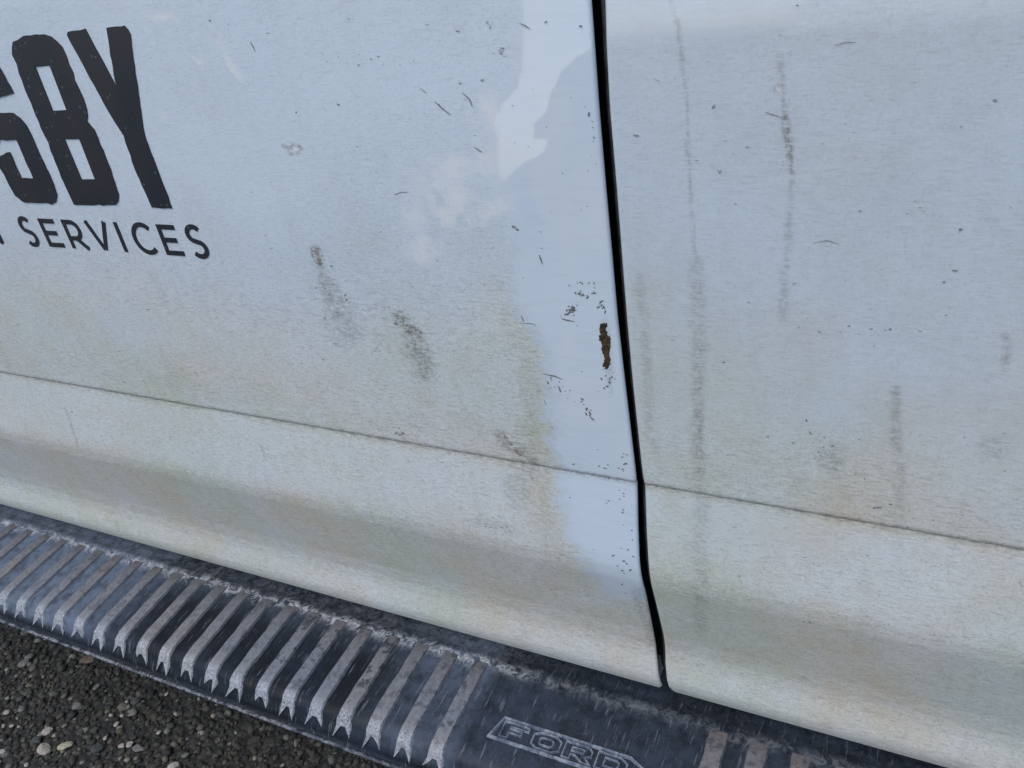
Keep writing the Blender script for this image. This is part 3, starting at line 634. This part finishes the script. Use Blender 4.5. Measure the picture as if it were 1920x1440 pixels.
# cross-section from the truck outwards: (y, z above/below the tread)
sec = [(.115, -.012), (.060, -.010), (Y_in+.026, -.006), (Y_in+.018, -.002), (Y_in+.010, .0), (Y_in-.03, .0), (Y_in-.07, .0), (Y_bend+.012, .0), (Y_bend+.004, -.0015), (Y_bend-.004, -.005), (Y_tip+.002, -.0165), (Y_tip-.006, -.026), (Y_lip+.006, -.0345), (Y_lip+.0035, -.0350), (Y_lip+.0020, -.0335), (Y_lip-.0015, -.0335), (Y_lip-.0026, -.0355), (Y_lip-.0010, -.0385), (Y_lip+.016, -.046), (.02, -.066), (.115, -.066)]
sec = np.array(sec)
def top_z(y):          # height of the upper surface at y
    i = slice(0, 13); return float(np.interp(-y, -sec[i, 0], sec[i, 1]))
secd = []
for a, b in zip(sec, np.roll(sec, -1, 0)):
    m = max(1, int(np.hypot(*(b-a))/.0045)) if a[1] > -.04 and b[1] > -.04 else 1
    secd += [a+(b-a)*i/m for i in range(m)]
secd = np.array(secd)
BX0, BX1 = -2.55, .95
nx = 620; xs = np.linspace(BX0, BX1, nx); K = len(secd)
v = np.concatenate([np.column_stack([np.full(K, x), secd[:, 0], ZB+secd[:, 1]]) for x in xs])
i0 = np.arange((nx-1)*K).reshape(nx-1, K); j1 = np.roll(i0, -1, 1)
f = np.stack([i0, j1, j1+K, i0+K], -1).reshape(-1, 4)
board = mesh_obj('running_board', v, f, BOARD, truck, False, 'scuffed black plastic running board with worn ribs')
y_, x_ = v[:, 1], v[:, 0]
jag = .016*(fbm(x_*42, y_*0+3, 71)-.5)
crust = np.exp(-((y_-(Y_in+.004+jag))/.0085)**2)*.95 + .22*np.exp(-((y_-(Y_in+.040))/.030)**2)
crust = crust*(1-.75*sstep(-.50, -.36, x_))
lip = np.exp(-((y_-(Y_lip+.0002))/.0022)**2)*(.95-.5*sstep(-.80, -.50, x_))
worn = .95*(1-sstep(-1.22, -1.02, x_+.10*(fbm(x_*9, y_*9, 75)-.5))) + .42*sstep(-.66, -.52, x_)*(1-sstep(-.47, -.45, x_)) + .20*sstep(-.47, -.44, x_)*(1-sstep(-.20, -.17, x_)) + .18*sstep(-.2, -.17, x_)
worn = worn + .28*sstep(Y_in-.055, Y_in-.005, y_)*(x_ < -.47)
worn = worn*sstep(Y_tip-.004, Y_tip+.004, y_)
attr(board, 'worn', np.clip(worn+.3*lip, 0, 1)); attr(board, 'crust', np.clip(crust+lip, 0, 1))

def make_rib(x, w_, patchy, idx):
    """raised rib across the tread, folding over the outer edge into a forked end"""
    ys = [Y_in+.004, Y_in-.012] + list(np.linspace(Y_in-.012, Y_bend+.006, 7)[1:]) + [Y_bend-.001, Y_bend-.006, Y_bend-.011]
    yt = Y_tip-.004
    hh = .0036; rr = np.random.default_rng(100+idx)
    def ring(y, half, h):
        z = ZB+top_z(y); s = .0022
        return [(x-half-s, y, z-.001), (x-half, y, z+h), (x+half, y, z+h), (x+half+s, y, z-.001)]
    v, at_in, at_tip = [], [], []
    for k_, y in enumerate(ys):
        half = w_/2*(1+rr.normal(0, .045)); h = hh*min(1, (k_+.25)/1.6)
        if y < Y_bend: half *= 1+.16*(Y_bend-y)/.012
        v += ring(y, half, h); t_in = max(0, 1-(Y_in-y)/.075); at_in += [t_in]*4; at_tip += [0. if y > Y_bend+.02 else (.5 if y > Y_bend else 1.)]*4
    f = []
    for i in range(len(ys)-1):
        a, b = 4*i, 4*i+4
        f += [(a, a+1, b+1, b), (a+1, a+2, b+2, b+1), (a+2, a+3, b+3, b+2)]
    f.append((0, 3, 2, 1))
    # fork: middle notch and two prongs
    e = 4*(len(ys)-1); y0 = ys[-1]; half = w_/2*1.16
    zt = ZB+top_z(yt)
    b0 = len(v); ym = y0+.004
    jx = rr.normal(0, .0018, 4); jy = rr.normal(0, .0034, 4)
    zf = lambda y, h: ZB+top_z(y)+h
    v += [(x+jx[0], ym+jy[0]*.6, zf(ym, .0012)), (x-half*1.22+jx[1], yt+jy[1], zf(yt, .0006)), (x+half*1.12+jx[2], yt+jy[2]-.002, zf(yt, .0006)), (x+jx[0], ym, zf(ym, -.001)), (x-half*.80, (y0+yt)/2, zf((y0+yt)/2, .002)), (x+half*.80, (y0+yt)/2, zf((y0+yt)/2, .002))]
    at_in += [0.]*6; at_tip += [1.]*6
    n0, l0, r0, n1, lm, rm = range(b0, b0+6)
    f += [(e+1, e+2, n0), (e+1, n0, lm), (e+1, lm, l0), (e+2, rm, n0), (e+2, r0, rm), (e, e+1, l0), (e+2, e+3, r0), (n0, n1, lm), (lm, n1, l0), (n0, rm, n1), (rm, r0, n1)]
    o = mesh_obj('rib', v, f, RIB, board)
    attr(o, 'inner', at_in); attr(o, 'tip', at_tip); attr(o, 'patchy', [patchy]*len(v))
    bv = o.modifiers.new('b', 'SUBSURF'); bv.levels = bv.render_levels = 1; bv.subdivision_type = 'SIMPLE'
    return o
tips = [(104, 1182), (144, 1195), (181, 1207), (222, 1221), (263.5, 1234), (307, 1248), (348, 1265), (395.5, 1279), (442.5, 1295.6), (489.4, 1313.7), (541.8, 1330), (592, 1350), (645, 1370), (698, 1390), (756.7, 1408), (808, 1433)]
xt = np.array([on_z(*q, ZB-.018)[0] for q in tips]); cf = np.polyfit(np.arange(16), xt, 1); print('ribs', cf)
for i in range(-27, 16):
    x = cf[0]*i+cf[1]+.001
    if x < BX0+.05: continue
    make_rib(x, .0185, random.uniform(.1, .45) if i < 9 else random.uniform(.45, 1.), i)
xr0 = np.mean([yb(1312, 1438)[0], yb(1350, 1438)[0]])
for i in range(0, 18):
    make_rib(xr0+cf[0]*i, .0195, .6, 40+i)

# raised maker's emblem on the smooth pad between the ribs
EX, EY = yb(916.7, 1380); ex1 = yb(1219, 1426)[0]
e_in = yb(932.7, 1342)[1]; print('emblem', EX, EY, ex1, e_in)
EL = ex1-EX; EH = e_in-EY
def ridge(name, loops, wd, ht, mat, closed=True, label=None):
    v, f = [], []
    for pts in loops:
        p = np.array(pts, float); m = len(p)
        prv = p-np.roll(p, 1, 0); nxt = np.roll(p, -1, 0)-p
        if not closed: prv[0] = nxt[0]; nxt[-1] = prv[-1]
        u1 = prv/np.linalg.norm(prv, axis=1)[:, None]; u2 = nxt/np.linalg.norm(nxt, axis=1)[:, None]
        tg = u1+u2; tg /= np.linalg.norm(tg, axis=1)[:, None]; nr = np.stack([-tg[:, 1], tg[:, 0]], 1)
        sc_ = 1/np.maximum(.45, np.sum(nr*np.stack([-u1[:, 1], u1[:, 0]], 1), 1)); b0 = len(v)
        for i in range(m):
            for s_, h in ((-.5, -.0005), (-.22, ht), (.22, ht), (.5, -.0005)):
                q = p[i]+nr[i]*wd*s_*sc_[i]; v.append((q[0], q[1], ZB+h))
        for i in range(m if closed else m-1):
            a, b = b0+4*i, b0+4*((i+1) % m)
            f += [(a, a+1, b+1, b), (a+1, a+2, b+2, b+1), (a+2, a+3, b+3, b+2)]
    o = mesh_obj(name, v, f, mat, board, False, label)
    for a in ('worn', 'crust'): attr(o, a, [1. if a == 'worn' else .45]*len(v))
    return o
fr = [(EX, EY), (EX+.010, EY+EH), (EX+EL-.022, EY+EH), (EX+EL, EY+EH*.62), (EX+EL, EY)]
ridge('emblem_frame', [fr], .0050, .0030, BOARD)
def lt(x0, wl, pts, y0=EY+EH*.14, hl=EH*.72): return [(x0+a*wl, y0+b*hl) for a, b in pts]
wl = (EL-.030)/4.15; x0 = EX+.013
oct_ = lambda a, b, c_: [(a+c_, b), (1-a-c_, b), (1-a, b+c_), (1-a, 1-b-c_), (1-a-c_, 1-b), (a+c_, 1-b), (a, 1-b-c_), (a, b+c_)]
Fp = [(0, 0), (.28, 0), (.28, .38), (.72, .38), (.72, .62), (.28, .62), (.28, .76), (.92, .76), (.92, 1), (0, 1)]
Rp = [(0, 0), (.26, 0), (.26, .30), (.45, .30), (.70, 0), (1, 0), (.74, .34), (.95, .50), (.95, .82), (.78, 1), (0, 1)]
Dp = [(0, 0), (.76, 0), (1, .24), (1, .76), (.76, 1), (0, 1)]
for loops in ([Fp], [oct_(0, 0, .22), oct_(.26, .26, .10)], [Rp, [(.26, .54), (.68, .54), (.68, .76), (.26, .76)]], [Dp, [(.26, .25), (.66, .25), (.74, .35), (.74, .65), (.66, .75), (.26, .75)]]):
    ridge('emblem_letter', [lt(x0, wl*.9, lp) for lp in loops], .0032, .0026, BOARD); x0 += wl*1.03

# brackets that carry the board under the cab
for x in (-1.6, -.35, .7):
    box('bracket', (x-.03, .02, ZB-.10), (x+.03, .32, ZB-.064), INNER, truck)

# ------------------------------------------------------------------ stones of the asphalt surface
bm = bmesh.new(); bmesh.ops.create_icosphere(bm, subdivisions=1, radius=1); bm.verts.ensure_lookup_table()
IV = np.array([v.co for v in bm.verts]); IF = np.array([[v.index for v in f.verts] for f in bm.faces])
bm2 = bmesh.new(); bmesh.ops.create_icosphere(bm2, subdivisions=2, radius=1); bm2.verts.ensure_lookup_table()
IV2 = np.array([v.co for v in bm2.verts]); IF2 = [tuple(v.index for v in f.verts) for f in bm2.faces]
def stones(area, cnt, rmin, rmax):
    x = rng.uniform(area[0], area[1], cnt); y = rng.uniform(area[2], area[3], cnt)
    r = rmin+(rmax-rmin)*rng.random(cnt)**2.0
    ax = np.stack([r*rng.uniform(.8, 1.5, cnt), r*rng.uniform(.7, 1.1, cnt), r*rng.uniform(.45, .85, cnt)], 1)
    n_ = len(IV); pts = IV[None]*ax[:, None]*(1+rng.uniform(-.24, .24, (cnt, n_, 1)))
    th = rng.uniform(0, 2*math.pi, cnt); c_, s_ = np.cos(th), np.sin(th)
    ti = rng.normal(0, .3, cnt)
    X_ = pts[..., 0]*c_[:, None]-pts[..., 1]*s_[:, None]; Y_ = pts[..., 0]*s_[:, None]+pts[..., 1]*c_[:, None]; Z_ = pts[..., 2]+X_*np.tan(ti)[:, None]*.6
    Z0 = r*rng.uniform(-.1, .35, cnt)
    P = np.stack([X_+x[:, None], Y_+y[:, None], Z_+Z0[:, None]], -1).reshape(-1, 3)
    fc = (IF[None]+(np.arange(cnt)*n_)[:, None, None]).reshape(-1, 3)
    tone = rng.random(cnt); hue = rng.random(cnt)
    g = np.where(tone < .80, .024+.045*rng.random(cnt), np.where(tone < .955, .06+.06*rng.random(cnt), .14+.20*rng.random(cnt)))
    colr = np.stack([g*(.98+.12*hue), g*(1+.05*(1-hue)), g*(.74+.18*(1-hue)), np.ones(cnt)], 1)
    return P, fc, np.repeat(colr, n_, 0)
parts = [stones((-2.7, .4, -.95, .25), 24500, .0042, .0085), stones((-2.7, .4, -.95, .25), 10500, .0018, .004), stones((-2.3, -.5, -.6, .1), 500, .007, .012)]
off = 0; PP, FF, CC = [], [], []
for p, f, c_ in parts: PP.append(p); FF.append(f+off); CC.append(c_); off += len(p)
st = mesh_obj('asphalt_aggregate', np.concatenate(PP), np.concatenate(FF), stone_mat())
ca = st.data.attributes.new('tone', 'FLOAT_COLOR', 'POINT'); ca.data.foreach_set('color', np.concatenate(CC).astype(np.float32).ravel())
st['kind'] = 'stuff'; st['label'] = 'dark broken asphalt aggregate with pale grit'; st['category'] = 'gravel'

# loose pale pebbles one can pick out
PEBM = {'pale': pebble_mat('pale_pebble', (.38, .34, .29)), 'yellow': pebble_mat('yellowish_pebble', (.42, .38, .26)), 'brown': pebble_mat('brown_stone', (.13, .105, .08)), 'grey': pebble_mat('grey_pebble', (.17, .165, .15)), 'dark': pebble_mat('dark_stone', (.06, .062, .062))}
PEB = [  # photo px, size px (across, deep), turn, colour, label
    (83, 1406, 21, 30, 75, 'pale', 'large egg-shaped whitish pebble lying on the asphalt'),
    (121, 1398, 30, 15, 30, 'yellow', 'curved yellowish pebble beside the egg-shaped whitish pebble'),
    (88, 1371, 20, 14, 40, 'pale', 'small pale pebble just above the egg-shaped whitish pebble'),
    (168, 1236, 36, 20, 35, 'brown', 'flat brown stone half under the running board edge'),
    (144, 1323, 18, 15, 0, 'grey', 'grey angular pebble alone among dark aggregate'),
    (247, 1336, 20, 13, 20, 'grey', 'greyish flat pebble next to a white chip'),
    (228, 1341, 9, 6, 10, 'pale', None), (208, 1340, 10, 7, 0, 'pale', None), (218, 1357, 10, 10, 0, 'pale', None), (197, 1383, 8, 8, 0, 'pale', None),
    (259, 1403, 26, 13, 8, 'grey', 'long pale grey pebble lying near several white chips'),
    (243, 1395, 13, 11, 30, 'pale', None), (227, 1398, 13, 9, 20, 'pale', None), (326, 1436, 24, 14, 30, 'pale', 'pale pinkish flat pebble beside dark aggregate'),
    (40, 1329, 13, 12, 0, 'grey', None), (12, 1335, 12, 9, 50, 'pale', None), (21, 1360, 9, 6, 20, 'pale', None), (180, 1288, 9, 13, 0, 'grey', None), (237, 1315, 7, 7, 0, 'pale', None), (297, 1373, 9, 9, 0, 'pale', None),
    (54, 1231, 16, 10, 40, 'grey', None), (4, 1408, 12, 9, 0, 'pale', None), (49, 1433, 9, 8, 0, 'pale', None), (347, 1415, 15, 9, 50, 'grey', None), (312, 1300, 8, 8, 0, 'pale', None),
    (45, 1243, 22, 14, 50, 'grey', 'mossy grey pebble close to the running board edge'), (182, 1404, 22, 18, 0, 'dark', 'large dark grey stone set in the asphalt'), (70, 1387, 20, 14, 0, 'dark', None), (255, 1314, 20, 16, 0, 'dark', None)]
for i, (px, py, sx, sy, ang, cl, lab) in enumerate(PEB):
    p = on_z(px, py, .006); dist = np.linalg.norm(p-EYE); mm = dist/F
    fx, fy = sx*mm*.46, sy*mm*.52; fz = min(fx, fy)*.55
    rr = np.random.default_rng(300+i); pts = IV2*np.array([fx, fy, fz]); 
    dirs = rr.normal(0, 1, (7, 3)); dirs /= np.linalg.norm(dirs, axis=1)[:, None]
    for d_ in dirs:                              # chop facets
        q_ = (IV2 @ d_); lim = rr.uniform(.62, .9); pts = pts*np.where(q_ > lim, lim/np.maximum(q_, 1e-6), 1)[:, None]
    pts = pts*(1+rr.normal(0, .035, (len(pts), 1)))
    a = math.radians(ang); pts = np.column_stack([pts[:, 0]*math.cos(a)-pts[:, 1]*math.sin(a), pts[:, 0]*math.sin(a)+pts[:, 1]*math.cos(a), pts[:, 2]])
    zmin = pts[:, 2].min()
    o = mesh_obj('pebble' if cl not in('brown', 'dark') else 'stone', pts, IF2, PEBM[cl], None, False)
    o.location = (p[0], p[1], .0035-zmin*.55)
    o['category'] = 'pebble' if cl not in ('brown', 'dark') else 'stone'
    if lab: o['label'] = lab
    else:
        o['label'] = {'pale': 'tiny whitish stone chip lying loose on the dark asphalt', 'grey': 'small plain grey pebble lying loose on the asphalt', 'dark': 'dull dark stone standing out of the asphalt aggregate'}[cl]
        o['group'] = {'pale': 'white chips on the asphalt', 'grey': 'grey pebbles on the asphalt', 'dark': 'dark stones in the asphalt'}[cl]
